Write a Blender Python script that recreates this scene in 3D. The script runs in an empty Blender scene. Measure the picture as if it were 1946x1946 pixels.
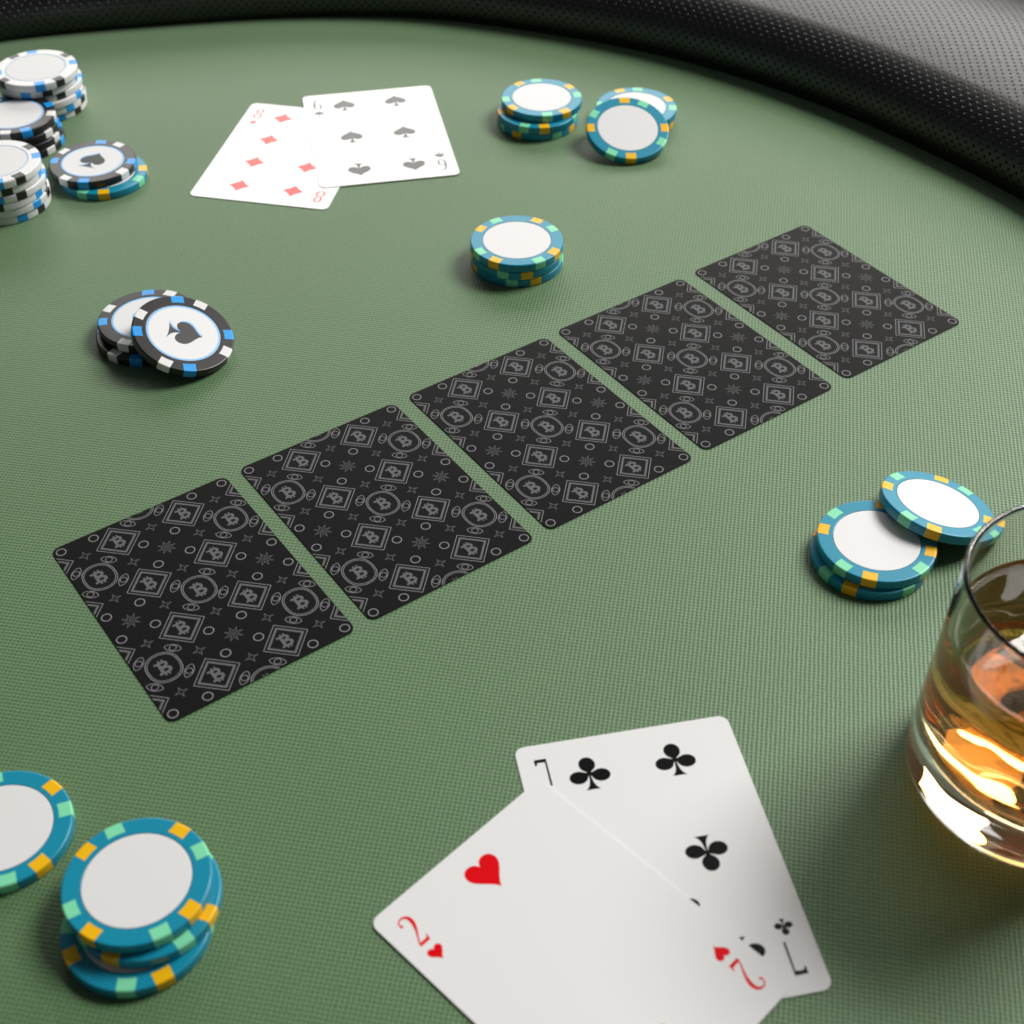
import bpy, bmesh, math, random
from mathutils import Vector, Matrix
from mathutils.geometry import tessellate_polygon

random.seed(7)
S = 0.001                      # everything below is written in millimetres
scene = bpy.context.scene
COL = scene.collection

# ------------------------------------------------------------------ camera
pitch, roll = math.radians(42.954), math.radians(0.1826)
fwd = Vector((0, math.cos(pitch), -math.sin(pitch)))
rgt, upv = Vector((1, 0, 0)), Vector((0, math.sin(pitch), math.cos(pitch)))
r2 = math.cos(roll) * rgt + math.sin(roll) * upv
u2 = -math.sin(roll) * rgt + math.cos(roll) * upv
cam_d = bpy.data.cameras.new('camera')
cam = bpy.data.objects.new('camera', cam_d)
COL.objects.link(cam)
M = Matrix((r2, u2, -fwd)).transposed().to_4x4()
M.translation = Vector((0, 0, 0.32668))
cam.matrix_world = M
cam_d.sensor_width = 36
cam_d.lens = 36 * 2719.05 / 1946
cam_d.clip_start, cam_d.clip_end = 0.02, 50
cam_d.dof.use_dof = True
cam_d.dof.focus_distance = 0.500
cam_d.dof.aperture_fstop = 16
scene.camera = cam

# ------------------------------------------------------------------ light
world = bpy.data.worlds.new('World')
scene.world = world
world.use_nodes = True
bg = world.node_tree.nodes['Background']
bg.inputs[0].default_value = (0.92, 0.96, 1.0, 1)
bg.inputs[1].default_value = 0.07

def area(name, loc, target, sx, sy, watts, col, spread=180):
    d = bpy.data.lights.new(name, 'AREA')
    d.shape, d.size, d.size_y, d.energy, d.color = 'RECTANGLE', sx, sy, watts, col
    d.spread = math.radians(spread)
    o = bpy.data.objects.new(name, d)
    COL.objects.link(o)
    o.location = loc
    o.rotation_euler = (Vector(target) - Vector(loc)).to_track_quat('-Z', 'Y').to_euler()
    return o

area('window_light', (0.22, 2.5, 1.02), (0.0, 0.5, 0.0), 3.0, 0.74, 29, (1.0, 0.965, 0.92))
area('key_light', (1.44, 1.34, 1.80), (0.0, 0.4, 0.0), 0.95, 0.95, 78, (1.0, 0.98, 0.955))

scene.view_settings.view_transform = 'Standard'
scene.view_settings.look = 'None'
scene.view_settings.exposure = 0
scene.view_settings.gamma = 1
cy = scene.cycles
cy.use_denoising = True
cy.max_bounces, cy.transmission_bounces, cy.glossy_bounces, cy.diffuse_bounces = 20, 16, 8, 4
cy.transparent_max_bounces = 16
cy.caustics_reflective = True
cy.caustics_refractive = True
cy.sample_clamp_indirect = 6

# ------------------------------------------------------------------ materials
MATS = {}
def mat(name, col, rough=0.5, spec=0.5, bump=0.0, bscale=3000, var=0.0, coat=0.0):
    if name in MATS:
        return MATS[name]
    m = bpy.data.materials.new(name)
    m.use_nodes = True
    nt = m.node_tree
    b = nt.nodes['Principled BSDF']
    b.inputs['Base Color'].default_value = (*col, 1)
    b.inputs['Roughness'].default_value = rough
    b.inputs['Specular IOR Level'].default_value = spec
    b.inputs['Coat Weight'].default_value = coat
    if bump or var:
        tc = nt.nodes.new('ShaderNodeTexCoord')
        n = nt.nodes.new('ShaderNodeTexNoise')
        n.inputs['Scale'].default_value = bscale
        n.inputs['Detail'].default_value = 3
        nt.links.new(tc.outputs['Object'], n.inputs['Vector'])
        if bump:
            bp = nt.nodes.new('ShaderNodeBump')
            bp.inputs['Strength'].default_value = bump
            bp.inputs['Distance'].default_value = 0.0002
            nt.links.new(n.outputs['Fac'], bp.inputs['Height'])
            nt.links.new(bp.outputs['Normal'], b.inputs['Normal'])
        if var:
            mx = nt.nodes.new('ShaderNodeMixRGB')
            mx.blend_type = 'MULTIPLY'
            mx.inputs[0].default_value = var
            mx.inputs[1].default_value = (*col, 1)
            nt.links.new(n.outputs['Fac'], mx.inputs[2])
            nt.links.new(mx.outputs[0], b.inputs['Base Color'])
    MATS[name] = m
    return m

TEAL = mat('teal_clay', (0.005, 0.255, 0.385), 0.33, 0.5, 0.08, 4000)
AMBER = mat('amber_clay', (0.90, 0.49, 0.002), 0.33, 0.5, 0.08, 4000)
MINT = mat('mint_clay', (0.22, 0.72, 0.42), 0.33, 0.5, 0.08, 4000)
BLACKC = mat('black_clay', (0.012, 0.011, 0.011), 0.33, 0.5, 0.08, 4000)
WHITEC = mat('white_clay', (0.74, 0.74, 0.735), 0.33, 0.5, 0.08, 4000)
BLUE = mat('blue_clay', (0.01, 0.32, 0.80), 0.33, 0.5, 0.08, 4000)
INLAY = mat('white_inlay', (0.745, 0.742, 0.738), 0.5, 0.4, 0.10, 5000)
GREYPRINT = mat('dark_print', (0.02, 0.018, 0.016), 0.45, 0.5)
BLUEPRINT = mat('blue_print', (0.22, 0.52, 0.88), 0.45, 0.5)
PAPER = mat('card_paper', (0.78, 0.78, 0.775), 0.20, 0.45, 0.02, 1800)
REDINK = mat('red_ink', (0.72, 0.002, 0.006), 0.20, 0.45, 0.02, 1800)
BLACKINK = mat('black_ink', (0.004, 0.004, 0.004), 0.20, 0.45, 0.02, 1800)
CARDBLACK = mat('black_card', (0.0105, 0.0105, 0.0108), 0.36, 0.05, 0.04, 2200)
LINEGREY = mat('light_grey_print', (0.265, 0.265, 0.27), 0.36, 0.05)
MIDGREY = mat('mid_grey_print', (0.132, 0.132, 0.135), 0.36, 0.05)

def math_node(nt, op, a, b=None, clamp=False):
    n = nt.nodes.new('ShaderNodeMath')
    n.operation = op
    n.use_clamp = clamp
    for i, v in enumerate((a, b)):
        if v is None:
            continue
        if isinstance(v, (int, float)):
            n.inputs[i].default_value = v
        else:
            nt.links.new(v, n.inputs[i])
    return n.outputs[0]

def felt_material():
    m = bpy.data.materials.new('green_woven_felt')
    m.use_nodes = True
    nt = m.node_tree
    b = nt.nodes['Principled BSDF']
    tc = nt.nodes.new('ShaderNodeTexCoord')
    mp = nt.nodes.new('ShaderNodeMapping')
    mp.inputs['Rotation'].default_value = (0, 0, math.radians(9.75))
    mp.inputs['Scale'].default_value = (1000 / 1.3, 1000 / 1.3, 1)
    nt.links.new(tc.outputs['Object'], mp.inputs['Vector'])
    # slight irregularity of the threads
    wn = nt.nodes.new('ShaderNodeTexNoise')
    wn.inputs['Scale'].default_value = 0.35
    wn.inputs['Detail'].default_value = 2
    nt.links.new(mp.outputs[0], wn.inputs['Vector'])
    va = nt.nodes.new('ShaderNodeVectorMath')
    va.operation = 'MULTIPLY_ADD'
    nt.links.new(wn.outputs['Color'], va.inputs[0])
    va.inputs[1].default_value = (0.35, 0.35, 0)
    nt.links.new(mp.outputs[0], va.inputs[2])
    sx = nt.nodes.new('ShaderNodeSeparateXYZ')
    nt.links.new(va.outputs[0], sx.inputs[0])
    def c01(o):       # 1 at integer positions, 0 half way
        s = math_node(nt, 'COSINE', math_node(nt, 'MULTIPLY', o, 2 * math.pi))
        return math_node(nt, 'MULTIPLY_ADD', s, 0.5) if False else math_node(nt, 'ADD', math_node(nt, 'MULTIPLY', s, 0.5), 0.5)
    cx, cyy = c01(sx.outputs[0]), c01(sx.outputs[1])
    hole = math_node(nt, 'MULTIPLY', cx, cyy)                  # pinholes between the threads
    groove = math_node(nt, 'MAXIMUM', cx, math_node(nt, 'MULTIPLY', cyy, 0.8))
    height = math_node(nt, 'SUBTRACT', 1.0, math_node(nt, 'ADD', math_node(nt, 'MULTIPLY', hole, 0.75),
                                                      math_node(nt, 'MULTIPLY', groove, 0.25)))
    fn = nt.nodes.new('ShaderNodeTexNoise')
    fn.inputs['Scale'].default_value = 1.1
    fn.inputs['Detail'].default_value = 3
    nt.links.new(mp.outputs[0], fn.inputs['Vector'])
    h2 = math_node(nt, 'ADD', height, math_node(nt, 'MULTIPLY', fn.outputs['Fac'], 0.35))
    bp = nt.nodes.new('ShaderNodeBump')
    bp.inputs['Strength'].default_value = 0.45
    bp.inputs['Distance'].default_value = 0.00035
    nt.links.new(h2, bp.inputs['Height'])
    nt.links.new(bp.outputs[0], b.inputs['Normal'])
    # thread colour, darker backing seen in the pinholes, fine yarn variation
    mx = nt.nodes.new('ShaderNodeMixRGB')
    mx.inputs[1].default_value = (0.098, 0.192, 0.080, 1)
    mx.inputs[2].default_value = (0.046, 0.092, 0.036, 1)
    nt.links.new(hole, mx.inputs[0])
    big = nt.nodes.new('ShaderNodeTexNoise')
    big.inputs['Scale'].default_value = 14
    big.inputs['Detail'].default_value = 4
    nt.links.new(tc.outputs['Object'], big.inputs['Vector'])
    v = math_node(nt, 'ADD', math_node(nt, 'MULTIPLY', fn.outputs['Fac'], 0.42),
                  math_node(nt, 'ADD', math_node(nt, 'MULTIPLY', big.outputs['Fac'], 0.16), 0.71))
    mm = nt.nodes.new('ShaderNodeMixRGB')
    mm.blend_type = 'MULTIPLY'
    mm.inputs[0].default_value = 1
    nt.links.new(mx.outputs[0], mm.inputs[1])
    nt.links.new(v, mm.inputs[2])
    nt.links.new(mm.outputs[0], b.inputs['Base Color'])
    b.inputs['Roughness'].default_value = 0.46
    b.inputs['Specular IOR Level'].default_value = 0.42
    b.inputs['Sheen Weight'].default_value = 0.80
    b.inputs['Sheen Roughness'].default_value = 0.4
    b.inputs['Sheen Tint'].default_value = (0.94, 1.0, 0.84, 1)
    return m

def leather_material():
    m = bpy.data.materials.new('black_perforated_leather')
    m.use_nodes = True
    nt = m.node_tree
    b = nt.nodes['Principled BSDF']
    uv = nt.nodes.new('ShaderNodeUVMap')
    uv.uv_map = 'UVMap'
    sep = nt.nodes.new('ShaderNodeSeparateXYZ')
    nt.links.new(uv.outputs[0], sep.inputs[0])
    def dots(ou, ov):
        u = math_node(nt, 'SUBTRACT', math_node(nt, 'FRACT', math_node(nt, 'ADD', sep.outputs[0], ou)), 0.5)
        v = math_node(nt, 'SUBTRACT', math_node(nt, 'FRACT', math_node(nt, 'ADD', sep.outputs[1], ov)), 0.5)
        d = math_node(nt, 'SQRT', math_node(nt, 'ADD', math_node(nt, 'MULTIPLY', u, u), math_node(nt, 'MULTIPLY', v, v)))
        return d
    d = math_node(nt, 'MINIMUM', dots(0, 0), dots(0.5, 0.5))
    mr = nt.nodes.new('ShaderNodeMapRange')
    mr.interpolation_type = 'SMOOTHSTEP'
    mr.inputs['From Min'].default_value = 0.05
    mr.inputs['From Max'].default_value = 0.17
    nt.links.new(d, mr.inputs['Value'])
    gn = nt.nodes.new('ShaderNodeTexNoise')
    gn.inputs['Scale'].default_value = 1.3
    gn.inputs['Detail'].default_value = 4
    nt.links.new(uv.outputs[0], gn.inputs['Vector'])
    h = math_node(nt, 'ADD', mr.outputs[0], math_node(nt, 'MULTIPLY', gn.outputs['Fac'], 0.35))
    bp = nt.nodes.new('ShaderNodeBump')
    bp.inputs['Strength'].default_value = 0.85
    bp.inputs['Distance'].default_value = 0.0005
    nt.links.new(h, bp.inputs['Height'])
    nt.links.new(bp.outputs[0], b.inputs['Normal'])
    b.inputs['Base Color'].default_value = (0.0035, 0.003, 0.003, 1)
    nt.links.new(math_node(nt, 'MULTIPLY', mr.outputs[0], 0.8), b.inputs['Specular IOR Level'])   # nothing shines down in the perforations
    b.inputs['Roughness'].default_value = 0.37
    return m

FELT, LEATHER = felt_material(), leather_material()

def glass_material():
    m = bpy.data.materials.new('clear_glass')
    m.use_nodes = True
    b = m.node_tree.nodes['Principled BSDF']
    b.inputs['Base Color'].default_value = (0.985, 0.99, 0.985, 1)
    b.inputs['Roughness'].default_value = 0.0
    b.inputs['IOR'].default_value = 1.5
    b.inputs['Transmission Weight'].default_value = 1
    return m

def whiskey_material():
    m = bpy.data.materials.new('amber_whiskey')
    m.use_nodes = True
    nt = m.node_tree
    b = nt.nodes['Principled BSDF']
    b.inputs['Base Color'].default_value = (1, 1, 1, 1)
    b.inputs['Roughness'].default_value = 0.0
    b.inputs['IOR'].default_value = 1.36
    b.inputs['Transmission Weight'].default_value = 1
    tc = nt.nodes.new('ShaderNodeTexCoord')
    n = nt.nodes.new('ShaderNodeTexNoise')
    n.inputs['Scale'].default_value = 34
    n.inputs['Detail'].default_value = 0.5
    n.inputs['Distortion'].default_value = 1.0
    nt.links.new(tc.outputs['Object'], n.inputs['Vector'])
    bp = nt.nodes.new('ShaderNodeBump')
    bp.inputs['Strength'].default_value = 0.25
    bp.inputs['Distance'].default_value = 0.006
    nt.links.new(n.outputs['Fac'], bp.inputs['Height'])
    nt.links.new(bp.outputs[0], b.inputs['Normal'])
    va = nt.nodes.new('ShaderNodeVolumeAbsorption')
    va.inputs['Color'].default_value = (0.99, 0.70, 0.16, 1)
    va.inputs['Density'].default_value = 54
    nt.links.new(va.outputs[0], nt.nodes['Material Output'].inputs['Volume'])
    return m

GLASS, WHISKEY = glass_material(), whiskey_material()

# ------------------------------------------------------------------ mesh helpers
def mesh(name, verts, faces, material, smooth=False, uvs=None):
    me = bpy.data.meshes.new(name)
    me.from_pydata([(v[0] * S, v[1] * S, v[2] * S) for v in verts], [], faces)
    me.materials.append(material)
    if smooth:
        me.polygons.foreach_set('use_smooth', [True] * len(me.polygons))
    if uvs is not None:
        l = me.uv_layers.new(name='UVMap')
        for poly in me.polygons:
            for li, vi in zip(poly.loop_indices, poly.vertices):
                l.data[li].uv = uvs[li]
    me.update()
    return me

def fix_normals(me):
    bm = bmesh.new()
    bm.from_mesh(me)
    bmesh.ops.recalc_face_normals(bm, faces=bm.faces)
    bm.to_mesh(me)
    bm.free()

def sharpen(me, deg=35):
    me.polygons.foreach_set('use_smooth', [True] * len(me.polygons))
    me.set_sharp_from_angle(angle=math.radians(deg))

def obj(name, me, parent=None):
    o = bpy.data.objects.new(name, me)
    COL.objects.link(o)
    if parent is not None:
        o.parent = parent
    return o

def tag(o, label, cat, group=None):
    o['label'], o['category'] = label, cat
    if group:
        o['group'] = group
    return o

def empty(name, label, cat, group=None):
    o = bpy.data.objects.new(name, None)
    o.empty_display_size = 0.01
    COL.objects.link(o)
    return tag(o, label, cat, group)

def lathe(profile, n=64, close=True):
    verts, faces = [], []
    k = len(profile)
    for i in range(n):
        a = 2 * math.pi * i / n
        for r, z in profile:
            verts.append((r * math.cos(a), r * math.sin(a), z))
    for i in range(n):
        j = (i + 1) % n
        for q in range(k - 1 if not close else k):
            w = (q + 1) % k
            faces.append((i * k + q, j * k + q, j * k + w, i * k + w))
    return verts, faces

def lathe_axis(profile, n=64):
    """profile starts and ends on the axis (r == 0)"""
    inner = profile[1:-1]
    verts, faces = lathe(inner, n, close=False)
    k = len(inner)
    b, t = len(verts), len(verts) + 1
    verts += [(0, 0, profile[0][1]), (0, 0, profile[-1][1])]
    for i in range(n):
        j = (i + 1) % n
        faces.append((b, j * k, i * k))
        faces.append((t, i * k + k - 1, j * k + k - 1))
    return verts, faces

# ---- flat shapes (lists of 2-D points)
def bez(p0, p1, p2, p3, n=10):
    return [tuple((1 - t) ** 3 * p0[i] + 3 * (1 - t) ** 2 * t * p1[i] + 3 * (1 - t) * t * t * p2[i] + t ** 3 * p3[i]
                  for i in (0, 1)) for t in [k / n for k in range(n)]]

def circle(r, n=40, cx=0, cy_=0):
    return [(cx + r * math.cos(2 * math.pi * i / n), cy_ + r * math.sin(2 * math.pi * i / n)) for i in range(n)]

def stroke(pts, width, closed=True):
    """quad strip of the given width (number or list) along a polyline; returns verts, faces"""
    n = len(pts)
    verts, faces = [], []
    for i in range(n):
        w = width[i] if isinstance(width, (list, tuple)) else width
        p = Vector(pts[i])
        a = Vector(pts[(i - 1) % n]) if (closed or i > 0) else None
        c = Vector(pts[(i + 1) % n]) if (closed or i < n - 1) else None
        d1 = (p - a).normalized() if a is not None else (c - p).normalized()
        d2 = (c - p).normalized() if c is not None else d1
        n1, n2 = Vector((-d1.y, d1.x)), Vector((-d2.y, d2.x))
        m = n1 + n2
        if m.length < 1e-6:
            m = n1
        m.normalize()
        k = min(3.0, 1 / max(0.2, m.dot(n1)))
        off = m * (w / 2 * k)
        verts += [tuple(p + off), tuple(p - off)]
    for i in range(n if closed else n - 1):
        j = (i + 1) % n
        faces.append((2 * i, 2 * i + 1, 2 * j + 1, 2 * j))
    return verts, faces

def fill(*loops):
    tri = tessellate_polygon([[Vector((x, y, 0)) for x, y in l] for l in loops])
    verts = [p for l in loops for p in l]
    return verts, [tuple(t) for t in tri]

class Flat:
    """collects flat pieces of one ink into one print"""
    def __init__(self):
        self.v, self.f = [], []
    def add(self, vf, x=0, y=0, rot=0, sc=1, z=0):
        v, f = vf
        b = len(self.v)
        c, s = math.cos(rot), math.sin(rot)
        self.v += [(x + sc * (c * p[0] - s * p[1]), y + sc * (s * p[0] + c * p[1]), z) for p in v]
        self.f += [tuple(i + b for i in t) for t in f]
    def build(self, name, material, z=0, clip=None):
        bm = bmesh.new()
        vs = [bm.verts.new((p[0] * S, p[1] * S, (z + p[2]) * S)) for p in self.v]
        for t in self.f:
            try:
                bm.faces.new([vs[i] for i in t])
            except ValueError:
                pass
        if clip:
            w, h = clip[0] * S, clip[1] * S
            for co, no in (((w, 0, 0), (1, 0, 0)), ((-w, 0, 0), (-1, 0, 0)), ((0, h, 0), (0, 1, 0)), ((0, -h, 0), (0, -1, 0))):
                bmesh.ops.bisect_plane(bm, geom=bm.verts[:] + bm.edges[:] + bm.faces[:], plane_co=co, plane_no=no,
                                       clear_outer=True, dist=1e-8)
        for f in bm.faces:
            f.normal_update()
            if f.normal.z < 0:
                f.normal_flip()
        me = bpy.data.meshes.new(name)
        bm.to_mesh(me)
        bm.free()
        me.materials.append(material)
        return me

def spade_loops():
    r = bez((0, 5.4), (0.5, 3.4), (5.1, 2.2), (5.1, -0.4), 14) + bez((5.1, -0.4), (5.1, -2.4), (3.8, -3.1), (2.7, -3.0), 8) \
        + bez((2.7, -3.0), (1.6, -2.9), (0.7, -2.3), (0.35, -1.4), 6) + bez((0.35, -1.4), (0.45, -3.6), (0.9, -5.0), (2.3, -5.7), 8) + [(2.3, -5.7)]
    return r + [(-x, y) for x, y in reversed(r[1:])]

def heart_loops():
    r = bez((0, 2.9), (0.4, 4.4), (1.6, 5.0), (2.7, 5.0), 10) + bez((2.7, 5.0), (4.2, 5.0), (5.2, 3.9), (5.2, 2.3), 10) \
        + bez((5.2, 2.3), (5.2, -0.4), (1.2, -2.2), (0, -5.2), 14) + [(0, -5.2)]
    return r + [(-x, y) for x, y in reversed(r[1:-1])]

def diamond_loops():
    a, b = 4.7, 4.6
    q = []
    for (x0, y0), (x1, y1) in zip([(a, 0), (0, b), (-a, 0), (0, -b)], [(0, b), (-a, 0), (0, -b), (a, 0)]):
        mx, my = (x0 + x1) / 2 * 0.80, (y0 + y1) / 2 * 0.80
        q += bez((x0, y0), ((x0 + 2 * mx) / 3, (y0 + 2 * my) / 3), ((x1 + 2 * mx) / 3, (y1 + 2 * my) / 3), (x1, y1), 8)
    return q

def club_loops():
    lobes = [(0, 3.1, 2.35, 2.5), (-3.25, -1.0, 2.6, 2.15), (3.25, -1.0, 2.6, 2.15)]
    pts = []
    for i in range(360):
        t = 2 * math.pi * i / 360
        dx, dy = math.cos(t), math.sin(t)
        r = 0.75
        for cx_, cy_, rx, ry in lobes:
            A = (dx / rx) ** 2 + (dy / ry) ** 2
            B = -2 * (dx * cx_ / rx ** 2 + dy * cy_ / ry ** 2)
            Cc = (cx_ / rx) ** 2 + (cy_ / ry) ** 2 - 1
            D = B * B - 4 * A * Cc
            if D >= 0:
                r = max(r, (-B + math.sqrt(D)) / (2 * A))
        pts.append((r * dx, r * dy))
    return pts

def club_stem():
    r = bez((0.28, -0.5), (0.4, -3.2), (0.8, -4.6), (2.1, -5.5), 10) + [(2.1, -5.5)]
    return r + [(-x, y) for x, y in reversed(r)]

PIP = {'spade': [fill(spade_loops())], 'heart': [fill(heart_loops())], 'diamond': [fill(diamond_loops())],
       'club': [fill(club_loops()), fill(club_stem())]}

def ell(cx_, cy_, rx, ry, a0, a1, n=30):
    return [(cx_ + rx * math.cos(math.radians(a0 + (a1 - a0) * i / n)), cy_ + ry * math.sin(math.radians(a0 + (a1 - a0) * i / n))) for i in range(n + 1)]

def contrast(pts, thin, thick):
    w = []
    for i in range(len(pts)):
        a, b = Vector(pts[max(0, i - 1)]), Vector(pts[min(len(pts) - 1, i + 1)])
        d = (b - a).normalized()
        w.append(thin + (thick - thin) * abs(d.y) ** 2.5)
    return w

def numeral(ch):
    out = []
    if ch == '8':
        for cy_, rx, ry in ((2.35, 1.35, 2.3), (-2.3, 1.6, 2.35)):
            p = ell(0, cy_, rx, ry, 0, 360, 36)[:-1]
            out.append(stroke(p, contrast(p + p[:1], 0.40, 0.82)[:-1]))
    elif ch == '6':
        p = ell(0, -2.1, 1.55, 2.55, 0, 360, 36)[:-1]
        out.append(stroke(p, contrast(p + p[:1], 0.40, 0.82)[:-1]))
        q = bez((1.35, 3.9), (0.9, 5.0), (-0.3, 4.9), (-0.9, 3.4), 10) + bez((-0.9, 3.4), (-1.45, 2.0), (-1.6, 0.2), (-1.6, -1.9), 10)
        out.append(stroke(q, contrast(q, 0.42, 0.8), False))
    elif ch == '7':
        out.append(fill([(-1.75, 4.7), (1.75, 4.7), (1.75, 3.45), (-0.95, 3.55), (-1.3, 2.6), (-1.75, 2.6)]))
        out.append(fill([(1.22, 3.47), (1.75, 3.45), (1.72, -4.7), (1.1, -4.7)]))
    elif ch == '2':
        q = bez((-1.55, 3.1), (-1.9, 4.3), (-0.6, 5.0), (0.35, 4.65), 12) + bez((0.35, 4.65), (2.1, 4.0), (1.6, 1.6), (0.6, -0.3), 14) \
            + bez((0.6, -0.3), (-0.3, -2.0), (-1.3, -3.2), (-1.55, -4.2), 10) + [(-1.55, -4.2)]
        n = len(q)
        w = [0.38 + 0.72 * math.exp(-((i / n - 0.52) / 0.20) ** 2) for i in range(n)]
        out.append(stroke(q, w, False))
        out.append(fill([(-1.75, -4.7), (1.45, -4.7), (1.75, -2.9), (1.45, -2.9), (1.1, -3.7), (-1.6, -3.75)]))
        out.append(fill(circle(0.42, 16, -1.45, 2.95)))
    return out

# ------------------------------------------------------------------ table
table = empty('poker_table', 'round poker table covered in green woven felt with black padded leather rail', 'table')
edge = [(-266, 709), (-211, 722), (-155, 733), (-117, 738), (-80, 739), (-49, 737), (-21, 731), (20, 718), (61, 701), (94, 683),
        (135, 653), (168, 622), (197, 588), (226, 551)]
cxy = Vector((-100, 360))
loop_pts = list(edge)
# the rest of the oval, out of the picture
a0 = math.atan2(551 - 360, 226 + 100)
a1 = math.atan2(709 - 360, -266 + 100) - 2 * math.pi
r0, r1 = math.hypot(326, 191), math.hypot(166, 349)
for i in range(1, 30):
    t = i / 30
    a = a0 + (a1 - a0) * t
    r = r0 + (r1 - r0) * t
    loop_pts.append((cxy.x + r * math.cos(a), cxy.y + r * math.sin(a)))
def catmull(P, n=6):
    out = []
    m = len(P)
    for i in range(m):
        p0, p1, p2, p3 = [Vector(P[(i + k - 1) % m]) for k in range(4)]
        for s in range(n):
            t = s / n
            out.append(0.5 * ((2 * p1) + (p2 - p0) * t + (2 * p0 - 5 * p1 + 4 * p2 - p3) * t * t + (3 * p1 - p0 - 3 * p2 + p3) * t ** 3))
    return out
path = catmull(loop_pts)
for _ in range(14):      # relax the traced kinks
    path = [(path[i - 1] + 2 * path[i] + path[(i + 1) % len(path)]) / 4 for i in range(len(path))]
N = len(path)
nrm = []
for i in range(N):
    d = (path[(i + 1) % N] - path[i - 1]).normalized()
    n = Vector((-d.y, d.x))
    if n.dot(path[i] - cxy) < 0:
        n = -n
    nrm.append(n)
# felt: a disc that runs on under the rail
fv = [(-100, 360, 0)] + [tuple(p + n * 12) + (0,) for p, n in zip(path, nrm)] + [tuple(p + n * 12) + (-12,) for p, n in zip(path, nrm)] + [(-100, 360, -12)]
ff = []
for i in range(N):
    j = (i + 1) % N
    ff += [(0, 1 + i, 1 + j), (1 + i, 1 + N + i, 1 + N + j, 1 + j), (1 + 2 * N, 1 + N + j, 1 + N + i)]
me = mesh('felt_surface', fv, ff, FELT)
fix_normals(me)
felt = obj('felt_surface', me, table)
# rail: a stuffed roll swept round the edge
prof = [(4, -10), (-0.5, -1.0), (-2.0, 4), (-2.4, 8)]
for i in range(1, 17):
    a = math.radians(180 - 82 * i / 16)
    prof.append((19.6 + 22 * math.cos(a), 9 + 22.5 * math.sin(a)))
prof += [(32, 33.0), (52, 34.6), (74, 34.9), (96, 33.4), (114, 29), (126, 22), (131, 12), (131, 0), (128, -10)]
plen = [0]
for a, b in zip(prof, prof[1:]):
    plen.append(plen[-1] + math.hypot(b[0] - a[0], b[1] - a[1]))
alen = [0]
for i in range(N):
    alen.append(alen[-1] + (path[(i + 1) % N] - path[i]).length)
rv, rf, ruv = [], [], []
k = len(prof)
for i in range(N):
    for w, z in prof:
        q = path[i] + nrm[i] * w
        rv.append((q.x, q.y, z))
PU, PV = 4.5, 4.5
for i in range(N):
    j = (i + 1) % N
    for q in range(k - 1):
        rf.append((i * k + q, i * k + q + 1, j * k + q + 1, j * k + q))
        ruv += [(alen[i] / PU, plen[q] / PV), (alen[i] / PU, plen[q + 1] / PV), (alen[i + 1] / PU, plen[q + 1] / PV), (alen[i + 1] / PU, plen[q] / PV)]
    rf.append((i * k + k - 1, i * k, j * k, j * k + k - 1))
    ruv += [(0, 0)] * 4
me = mesh('padded_rail', rv, rf, LEATHER, True, ruv)
fix_normals(me)
rail = obj('padded_rail', me, table)

# ------------------------------------------------------------------ playing cards
CW, CL, CR, CT = 63.0, 87.67, 2.9, 0.22
def card_outline(inset=0):
    pts = []
    w, l, r = CW / 2 - inset, CL / 2 - inset, CR - inset
    for cx_, cy_, b in ((w - r, l - r, 0), (-w + r, l - r, 90), (-w + r, -l + r, 180), (w - r, -l + r, 270)):
        for i in range(9):
            a = math.radians(b + 90 * i / 8)
            pts.append((cx_ + r * math.cos(a), cy_ + r * math.sin(a)))
    return pts
def card_mesh(name, material):
    levels = [(0.0, 0.0), (0.0, CT)]
    v, f = [], []
    for ins, z in levels:
        v += [(x, y, z) for x, y in card_outline(ins)]
    n = len(card_outline())
    f.append(tuple(reversed(range(n))))
    for q in range(1):
        for i in range(n):
            j = (i + 1) % n
            f.append((q * n + i, q * n + j, (q + 1) * n + j, (q + 1) * n + i))
    f.append(tuple(range(n, 2 * n)))
    return mesh(name, v, f, material)

# printed back: a lattice of diamonds, rosettes, rings, eyes and stars
D = 11.66
thin, mid = Flat(), Flat()
def arc(cx_, cy_, r, a, b, n=10):
    return [(cx_ + r * math.cos(math.radians(a + (b - a) * i / n)), cy_ + r * math.sin(math.radians(a + (b - a) * i / n))) for i in range(n + 1)]
B_outer = [(-2.05, 2.2)] + arc(0.45, 1.13, 1.07, 90, -72, 12) + arc(0.62, -1.02, 1.18, 62, -90, 12) + \
          [(-2.05, -2.2), (-1.85, -1.45), (-1.3, -1.45), (-1.3, 1.5), (-2.05, 1.5)]
B_up = [(-0.42, 1.5)] + arc(0.25, 1.08, 0.42, 90, -90, 8) + [(-0.42, 0.66)]
B_lo = [(-0.42, -0.48)] + arc(0.40, -0.97, 0.49, 90, -90, 8) + [(-0.42, -1.46)]
B_sign = [fill(B_outer, B_up, B_lo)]
for x in (-0.72, 0.22):
    B_sign += [fill([(x, 2.201), (x + 0.52, 2.201), (x + 0.52, 2.85), (x, 2.85)]), fill([(x, -2.85), (x + 0.52, -2.85), (x + 0.52, -2.201), (x, -2.201)])]
def dia(h):
    return [(h, 0), (0, h), (-h, 0), (0, -h)]
def rosette(r):
    f = lambda t: r / 5.8 * (5.75 - 0.42 * math.cos(2 * t) - 0.10 * math.cos(4 * t))
    return [(f(t) * math.cos(t), f(t) * math.sin(t)) for t in [2 * math.pi * i / 64 for i in range(64)]]
lens_r = 3.0
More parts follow.
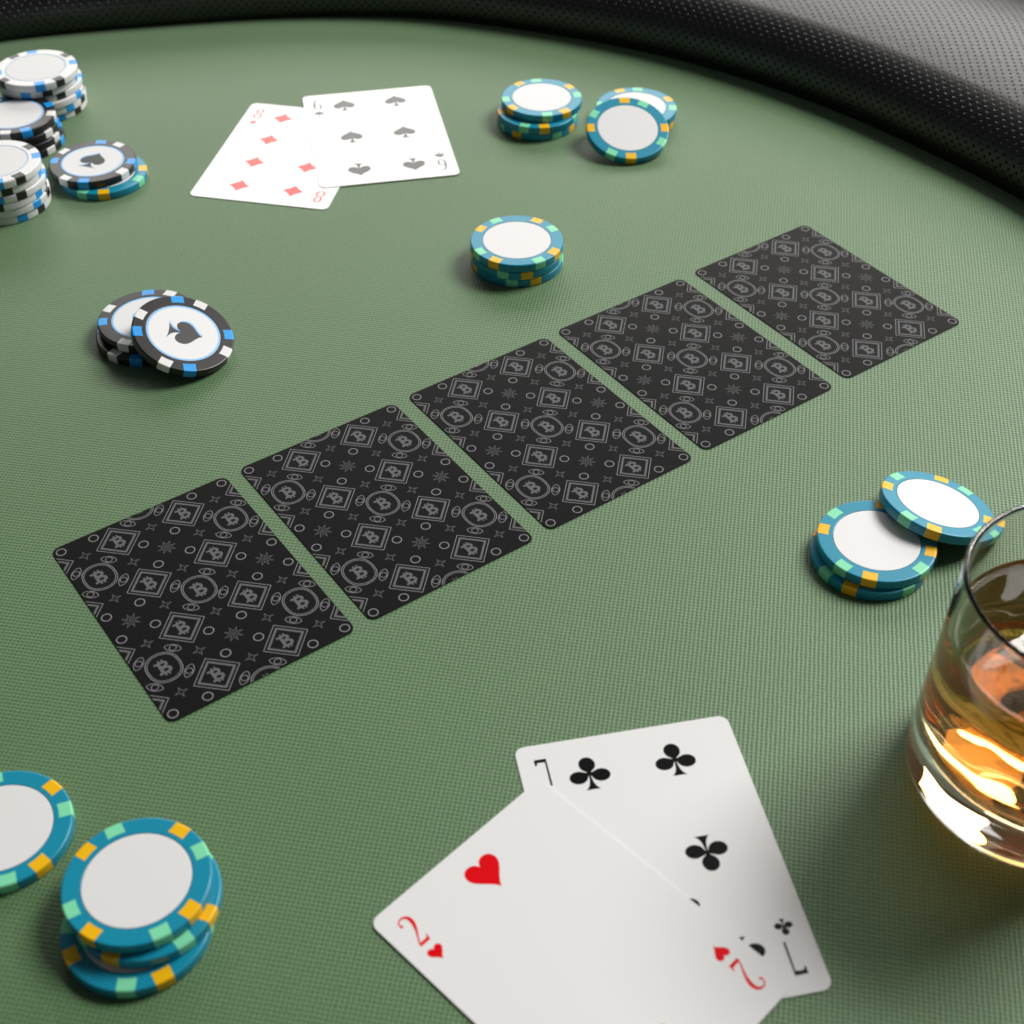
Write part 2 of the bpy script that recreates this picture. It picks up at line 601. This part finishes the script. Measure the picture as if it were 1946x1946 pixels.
eye_lens = [(2.65 * math.cos(t), 1.38 * math.sin(t) * abs(math.sin(t)) ** 0.35) for t in [2 * math.pi * i / 40 for i in range(40)]]
star4 = []
for i in range(8):
    r = 1.95 if i % 2 == 0 else 0.62
    star4.append((r * math.cos(math.pi * i / 4), r * math.sin(math.pi * i / 4)))
star8 = []
for i in range(16):
    r = 2.95 if i % 2 == 0 else 1.15
    star8.append((r * math.cos(math.pi * (i + 0.0) / 8), r * math.sin(math.pi * (i + 0.0) / 8)))
for i in range(-3, 4):
    for j in range(-4, 5):
        x, y = i * D, j * D
        if i % 2 and j % 2:
            thin.add(stroke(dia(7.65), 0.20), x, y)
            mid.add(stroke(dia(5.95), 0.72), x, y)
            for q in B_sign:
                mid.add(q, x, y, 0, 1.1)
        elif i % 2 == 0 and j % 2 == 0:
            ros = (i // 2 + j // 2) % 2 == 0
            if ros:
                thin.add(stroke(rosette(5.8), 0.22), x, y)
                thin.add(stroke(rosette(5.2), 0.18), x, y)
                for q in B_sign:
                    mid.add(q, x, y, 0, 1.16)
            elif abs(i) < 4 and abs(j) < 4:
                mid.add(stroke(star8, 0.20), x, y)
                for q in range(8):
                    a = math.pi * (q + 0.5) / 4
                    mid.add(stroke([(0.25 * math.cos(a), 0.25 * math.sin(a)), (1.0 * math.cos(a), 1.0 * math.sin(a))], 0.15, False), x, y)
            for sx in (-1, 1):
                for sy in (-1, 1):
                    px, py = x + sx * 5.6, y + sy * 5.6
                    if abs(px) > 30 or abs(py) > 42.5:
                        continue
                    if ros:
                        a = math.atan2(sy, sx) + math.pi / 2
                        thin.add(stroke(eye_lens, 0.19), px, py, a)
                        thin.add(stroke(circle(1.08, 24), 0.19), px, py, a, 1, 0.004)
                    else:
                        thin.add(stroke(circle(1.52, 28), 0.30), px, py)
        elif abs(i) < 3 and abs(j) < 4:
            mid.add(stroke(star4, 0.21), x, y)
BACK = card_mesh('black_card_stock', CARDBLACK)
THIN = thin.build('light_grey_print', LINEGREY, CT + 0.012, (CW / 2 - 0.08, CL / 2 - 0.08))
MID = mid.build('mid_grey_print', MIDGREY, CT + 0.008, (CW / 2 - 0.08, CL / 2 - 0.08))
row = [(-98.83, 314.29, 35.77), (-43.46, 354.68, 35.62), (12.43, 395.55, 35.59), (68.00, 436.26, 35.46), (124.64, 477.61, 35.46)]
order = ['fifth', 'fourth', 'third', 'second', 'first']
for (x, y, a), w in zip(row, order):
    c = empty('playing_card', 'face-down black patterned card, %s of the row counting from the rail' % w, 'playing card', 'face-down black cards laid in a row')
    c.location = (x * S, y * S, 0.0001)
    c.rotation_euler = (0, 0, math.radians(a))
    obj('card_stock', BACK, c)
    obj('outline_print', THIN, c)
    obj('letter_print', MID, c)

FACE = card_mesh('white_card_stock', PAPER)
def pip_mesh(suit, size, ink):
    f = Flat()
    for i, q in enumerate(PIP[suit]):
        f.add(q, 0, 0, 0, size, 0.004 * i)
    return f.build(suit + '_pip', ink)
def num_mesh(ch, ink):
    f = Flat()
    for i, q in enumerate(numeral(ch)):
        f.add(q, 0, 0, 0, 1, 0.003 * i)
    return f.build('index_numeral', ink)
def face_card(name, label, suit, ch, ink, spots, x, y, a, z, tilt=(0, 0)):
    c = empty(name, label, 'playing card', 'face-up white cards')
    c.location = (x * S, y * S, z * S)
    c.rotation_euler = (math.radians(tilt[0]), math.radians(tilt[1]), math.radians(a))
    obj('card_stock', FACE, c)
    big, small, num = pip_mesh(suit, 1.0, ink), pip_mesh(suit, 0.42, ink), num_mesh(ch, ink)
    zz = (CT + 0.01) * S
    for px, py, inv in spots:
        o = obj(suit + '_pip', big, c)
        o.location = (px * S, py * S, zz)
        o.rotation_euler.z = math.pi if inv else 0
    for s in (1, -1):
        o = obj('index_numeral', num, c)
        o.location = (-25 * s * S, 34 * s * S, zz)
        o.rotation_euler.z = 0 if s > 0 else math.pi
        o = obj('index_pip', small, c)
        o.location = (-25 * s * S, 25.2 * s * S, zz)
        o.rotation_euler.z = 0 if s > 0 else math.pi
    return c
L, T = 12.4, 31.3
face_card('playing_card', 'white eight of diamonds lying partly under the six of spades', 'diamond', '8', REDINK,
          [(sx * L, r, r < 0) for sx in (-1, 1) for r in (31.5, 10.5, -10.5, -31.5)], -103.18, 590.96, -10.86, 0.1)
face_card('playing_card', 'white six of spades lying across the eight of diamonds', 'spade', '6', BLACKINK,
          [(sx * L, r, r < -1) for sx in (-1, 1) for r in (T, -0.2, -T)], -63.12, 609.10, 11.43, 0.34)
face_card('playing_card', 'white seven of clubs half covered by the two of hearts', 'club', '7', BLACKINK,
          [(sx * L, r, r < -1) for sx in (-1, 1) for r in (T, 0.2, -T)] + [(0, 15.6, False)], 40.25, 215.09, 191.5, 0.1)
face_card('playing_card', 'white two of hearts lying across the seven of clubs', 'heart', '2', REDINK,
          [(0, 32.4, False), (0, -32.4, True)], 17.1, 187.9, 45.6, 0.34)

# ------------------------------------------------------------------ poker chips
R, TH = 19.0, 3.5
RI = 13.9
def rim(bev, n=5):
    top = [(R - bev + bev * math.sin(math.radians(90 * i / n)), TH - bev + bev * math.cos(math.radians(90 * i / n))) for i in range(n + 1)]
    bot = [(R - bev + bev * math.cos(math.radians(90 * i / n)), bev - bev * math.sin(math.radians(90 * i / n))) for i in range(n + 1)]
    return top, bot
top, bot = rim(0.55)
body_prof = [(0, TH - 0.35), (RI - 0.02, TH - 0.35), (RI + 0.12, TH - 0.32), (RI + 0.16, TH - 0.04), (RI + 0.22, TH), (RI + 0.30, TH), (R - 0.62, TH)] + top + bot + \
            [(R - 0.62, 0.0), (RI + 0.3, 0.0), (RI, 0.12), (0, 0.12)]
bv, bf = lathe_axis(body_prof, 96)
def chip_body(name, material):
    me = mesh(name, bv, bf, material)
    fix_normals(me)
    sharpen(me, 40)
    return me
iv, if_ = lathe_axis([(0, TH - 0.3), (RI - 0.06, TH - 0.3), (RI - 0.06, TH - 0.05), (RI - 0.12, TH - 0.02), (RI - 0.3, TH - 0.02), (0, TH - 0.02)], 96)
INLAY_ME = mesh('inlay', iv, if_, INLAY)
fix_normals(INLAY_ME)
sharpen(INLAY_ME, 40)
def spot_mesh(name, material):
    e = 0.022
    t2, b2 = rim(0.55)
    prof = [(15.35, TH - 0.05), (15.37, TH + e), (R - 0.62, TH + e)] + [(r + e * (r - (R - 0.55)) / 0.55, z + e * (z - (TH - 0.55)) / 0.55) for r, z in t2] + \
           [(r + e * (r - (R - 0.55)) / 0.55, z - e * (0.55 - z) / 0.55) for r, z in b2] + [(15.37, -e * 0.3)]
    v, f = [], []
    ns = 8
    hw = 2.35
    for i in range(ns + 1):
        s = -hw + 2 * hw * i / ns
        for r, z in prof:
            v.append((math.sqrt(r * r - s * s), s, z))
    k = len(prof)
    for i in range(ns):
        for q in range(k - 1):
            f.append((i * k + q, i * k + q + 1, (i + 1) * k + q + 1, (i + 1) * k + q))
    me = mesh(name, v, f, material)
    bm = bmesh.new()
    bm.from_mesh(me)
    # closed little walls at the two straight sides
    bm.verts.ensure_lookup_table()
    for i in (0, ns):
        new = []
        for q in range(k):
            r, z = prof[q]
            c = bm.verts[i * k + q].co
            n = Vector((c.x, c.y, 0)).normalized()
            inside = Vector((c.x - n.x * 0.3 * S if q > 2 and q < k - 2 else c.x, c.y - (n.y * 0.3 * S if q > 2 and q < k - 2 else 0), min(max(c.z, 0.3 * S), (TH - 0.3) * S)))
            new.append(bm.verts.new(inside))
            bm.verts.ensure_lookup_table()
        for q in range(k - 1):
            try:
                bm.faces.new((bm.verts[i * k + q], bm.verts[i * k + q + 1], new[q + 1], new[q]))
            except ValueError:
                pass
    bmesh.ops.recalc_face_normals(bm, faces=bm.faces)
    # make sure the outside faces outward
    bm.faces.ensure_lookup_table()
    ref = max(bm.faces, key=lambda fc: fc.calc_center_median().z)
    ref.normal_update()
    if ref.normal.z < 0:
        bmesh.ops.reverse_faces(bm, faces=bm.faces)
    bm.to_mesh(me)
    bm.free()
    sharpen(me, 40)
    return me
def ring_mesh(name, r, w, material):
    f = Flat()
    f.add(stroke(circle(r, 96), w))
    return f.build(name, material, TH - 0.006)
def chip_spade():
    r = bez((0, 6.4), (0.5, 4.2), (4.9, 3.2), (5.0, 0.3), 14) + bez((5.0, 0.3), (5.0, -1.9), (3.6, -2.6), (2.6, -2.5), 8) \
        + bez((2.6, -2.5), (1.5, -2.4), (0.7, -1.8), (0.3, -0.9), 6) + bez((0.3, -0.9), (0.5, -3.2), (1.6, -4.6), (3.9, -5.2), 10) + [(3.9, -5.2), (2.6, -5.05), (1.2, -4.85)]
    return r + [(-x, y) for x, y in reversed(r[1:])]
fsp = Flat()
fsp.add(fill(chip_spade()), 0, 0, -math.pi / 2, 1.12)
SPADE_ME = fsp.build('spade_print', GREYPRINT, TH + 0.004)
fsb = Flat()
fsb.add(fill(chip_spade()), 0.40, 0.65, -math.pi / 2, 1.12)
SPADE_SH = fsb.build('spade_shadow_print', BLUEPRINT, TH - 0.006)
KIND = {
    'teal': dict(body=chip_body('teal_body', TEAL), plus=spot_mesh('amber_spot', AMBER), minus=spot_mesh('mint_spot', MINT), ring=None),
    'black': dict(body=chip_body('black_body', BLACKC), plus=spot_mesh('blue_spot', BLUE), minus=spot_mesh('white_spot', WHITEC),
                  ring=ring_mesh('blue_ring', RI - 0.5, 0.75, BLUEPRINT)),
    'white': dict(body=chip_body('white_body', WHITEC), plus=spot_mesh('black_spot', BLACKC), minus=spot_mesh('blue_spot', BLUE),
                  ring=ring_mesh('thin_blue_ring', RI - 0.3, 0.32, BLUEPRINT)),
}
def chip(kind, x, y, z, rot, label, group, n=None, spade=False):
    K = KIND[kind]
    c = empty('poker_chip', label, 'poker chip', group)
    c.location = (x * S, y * S, (z + 0.03) * S)
    c.rotation_mode = 'QUATERNION'
    q = Vector((0, 0, 1)).rotation_difference(Vector(n).normalized()) if n else Vector((0, 0, 1)).rotation_difference(Vector((0, 0, 1)))
    from mathutils import Quaternion
    c.rotation_quaternion = q @ Quaternion((0, 0, 1), math.radians(rot))
    obj('chip_body', K['body'], c)
    obj('inlay', INLAY_ME, c)
    if K['ring']:
        obj('inlay_ring', K['ring'], c)
    if spade:
        obj('spade_print', SPADE_ME, c)
        obj('spade_outline_print', SPADE_SH, c)
    for i in range(4):
        for s, m in ((15, K['plus']), (-15, K['minus'])):
            o = obj('edge_spot', m, c)
            o.rotation_euler.z = math.radians(90 * i + s)
    return c

def stack(kind, chips, where, group):
    """chips from the table upwards: (x, y, rot)"""
    n = len(chips)
    names = {1: [''], 2: ['bottom', 'top'], 3: ['bottom', 'middle', 'top']}.get(n)
    if not names:
        ords = ['top', 'second', 'third', 'fourth', 'fifth', 'sixth']
        names = ['bottom'] + [ords[i] + (' from top' if i else '') for i in range(n - 2, -1, -1)]
        names[-1] = 'top'
    for i, (x, y, r) in enumerate(chips):
        chip(kind, x, y, i * (TH + 0.03), r, ('%s chip, %s of the %s' % (kind, names[i], where)), group)

gt, gb, gw = 'teal poker chips', 'black poker chips', 'white poker chips'
stack('teal', [(1.8, 502.5, 8.5), (1.5, 502.3, 88), (1.6, 502.4, 45.5)], 'neat stack standing alone behind black cards', gt)
stack('teal', [(11.4, 622.3, 43.5), (11.3, 622.0, 85), (13.3, 626.6, 23)], 'stack of three beside the six of spades', gt)
stack('teal', [(57.6, 624.4, 48), (58.1, 624.8, 9.5)], 'pair holding up a tilted chip near the rail', gt)
chip('teal', 52.265, 600.55, 5.894, 78.5, 'tilted teal chip leaning against a pair of teal chips near the rail', gt, (.055, -.33, 1))
stack('teal', [(115.5, 329.1, 45), (117.3, 330.7, 57.5)], 'pair of chips beside the whiskey glass', gt)
chip('teal', 139.62, 346.75, 4.70, 55.5, 'tilted teal chip resting on two teal chips behind the whiskey glass', gt, (.205, .16, 1))
stack('teal', [(-94.7, 194.1, 17.5), (-92.9, 200.1, 57.5), (-95.0, 202.1, 45.5)], 'uneven slipped stack of three near the two of hearts', gt)
chip('teal', -136.8, 222.5, 0, 35.5, 'single teal chip lying flat beside the slipped teal stack of three', gt)
chip('black', -140.6, 448.9, 0, 73.5, 'black chip, lowest of three, under another black chip and a tilted one', gb)
chip('black', -139.9, 452.4, TH + 0.03, 85.5, 'black chip with blue ring partly hidden under a tilted black spade chip', gb, None, True)
chip('black', -124.507, 438.49, 6.86, 2.5, 'tilted black chip with spade face leaning on two black chips', gb, (.362, -.156, 1), True)
chip('teal', -182.1, 568.1, 0, 87, 'teal chip under a black spade chip beside the white stacks', gt)
chip('black', -187.0, 571.6, TH + 0.03, 74.5, 'black chip with spade face lying flat on a teal chip', gb, None, True)
stack('white', [(-224.4, 637.0, 49.5), (-223.9, 636.2, 66), (-224.0, 635.2, 0), (-224.2, 636.4, 27), (-225.4, 634.3, 14.5), (-224.4, 633.5, 34.5)],
      'white stack by the rail behind black chips', gw)
stack('black', [(-226.6, 600.4, 72.5), (-227.0, 600.2, 1), (-227.8, 600.9, 79.5), (-228.5, 601.2, 18.5)],
      'black stack between two white stacks', gb)
stack('white', [(-220.4, 547.2, 51.5), (-220.0, 547.0, 75.5), (-220.6, 546.2, 86.5), (-219.9, 546.4, 27), (-220.8, 545.9, 13.5), (-220.2, 545.4, 33.5)],
      'white stack beside the black spade chip', gw)

# ------------------------------------------------------------------ whiskey glass
GX, GY = 145.0, 244.0
outer = [(0, 0.6), (24, 0.6), (28, 0.0), (31.2, 0.1), (32.9, 0.75), (33.9, 2.2), (34.3, 4.6), (34.3, 9), (34.1, 20), (33.6, 40), (33.4, 60), (33.3, 72.0)] + [(32.55 + 0.75 * math.cos(math.radians(a)), 73.2 + 0.75 * math.sin(math.radians(a))) for a in range(0, 181, 15)]
inner = [(31.8, 72.0), (31.8, 60), (31.7, 40), (31.6, 24.5), (31.2, 19.8), (30.0, 16.6), (27.5, 14.6), (24, 13.7), (12, 13.1), (0, 12.9)]
gv, gf = lathe_axis(outer + inner, 128)
me = mesh('whiskey_glass', gv, gf, GLASS)
fix_normals(me)
sharpen(me, 50)
g = obj('whiskey_glass', me)
g.location = (GX * S, GY * S, 0.05 * S)
tag(g, 'clear round whiskey tumbler with thick base standing beside the teal chips', 'glass')
liq = [(0, 12.85), (12, 13.05), (24.03, 13.64), (27.55, 14.53), (30.07, 16.55), (31.28, 19.75), (31.68, 24.5), (31.78, 40), (31.85, 53.6), (31.5, 53.2), (30.8, 52.85), (29, 52.65), (0, 52.6)]
lv, lf = lathe_axis(liq, 128)
me = mesh('whiskey', lv, lf, WHISKEY)
fix_normals(me)
sharpen(me, 60)
w = obj('whiskey', me)
w.location = (GX * S, GY * S, 0.05 * S)
tag(w, 'amber whiskey filling most of the clear tumbler', 'drink')
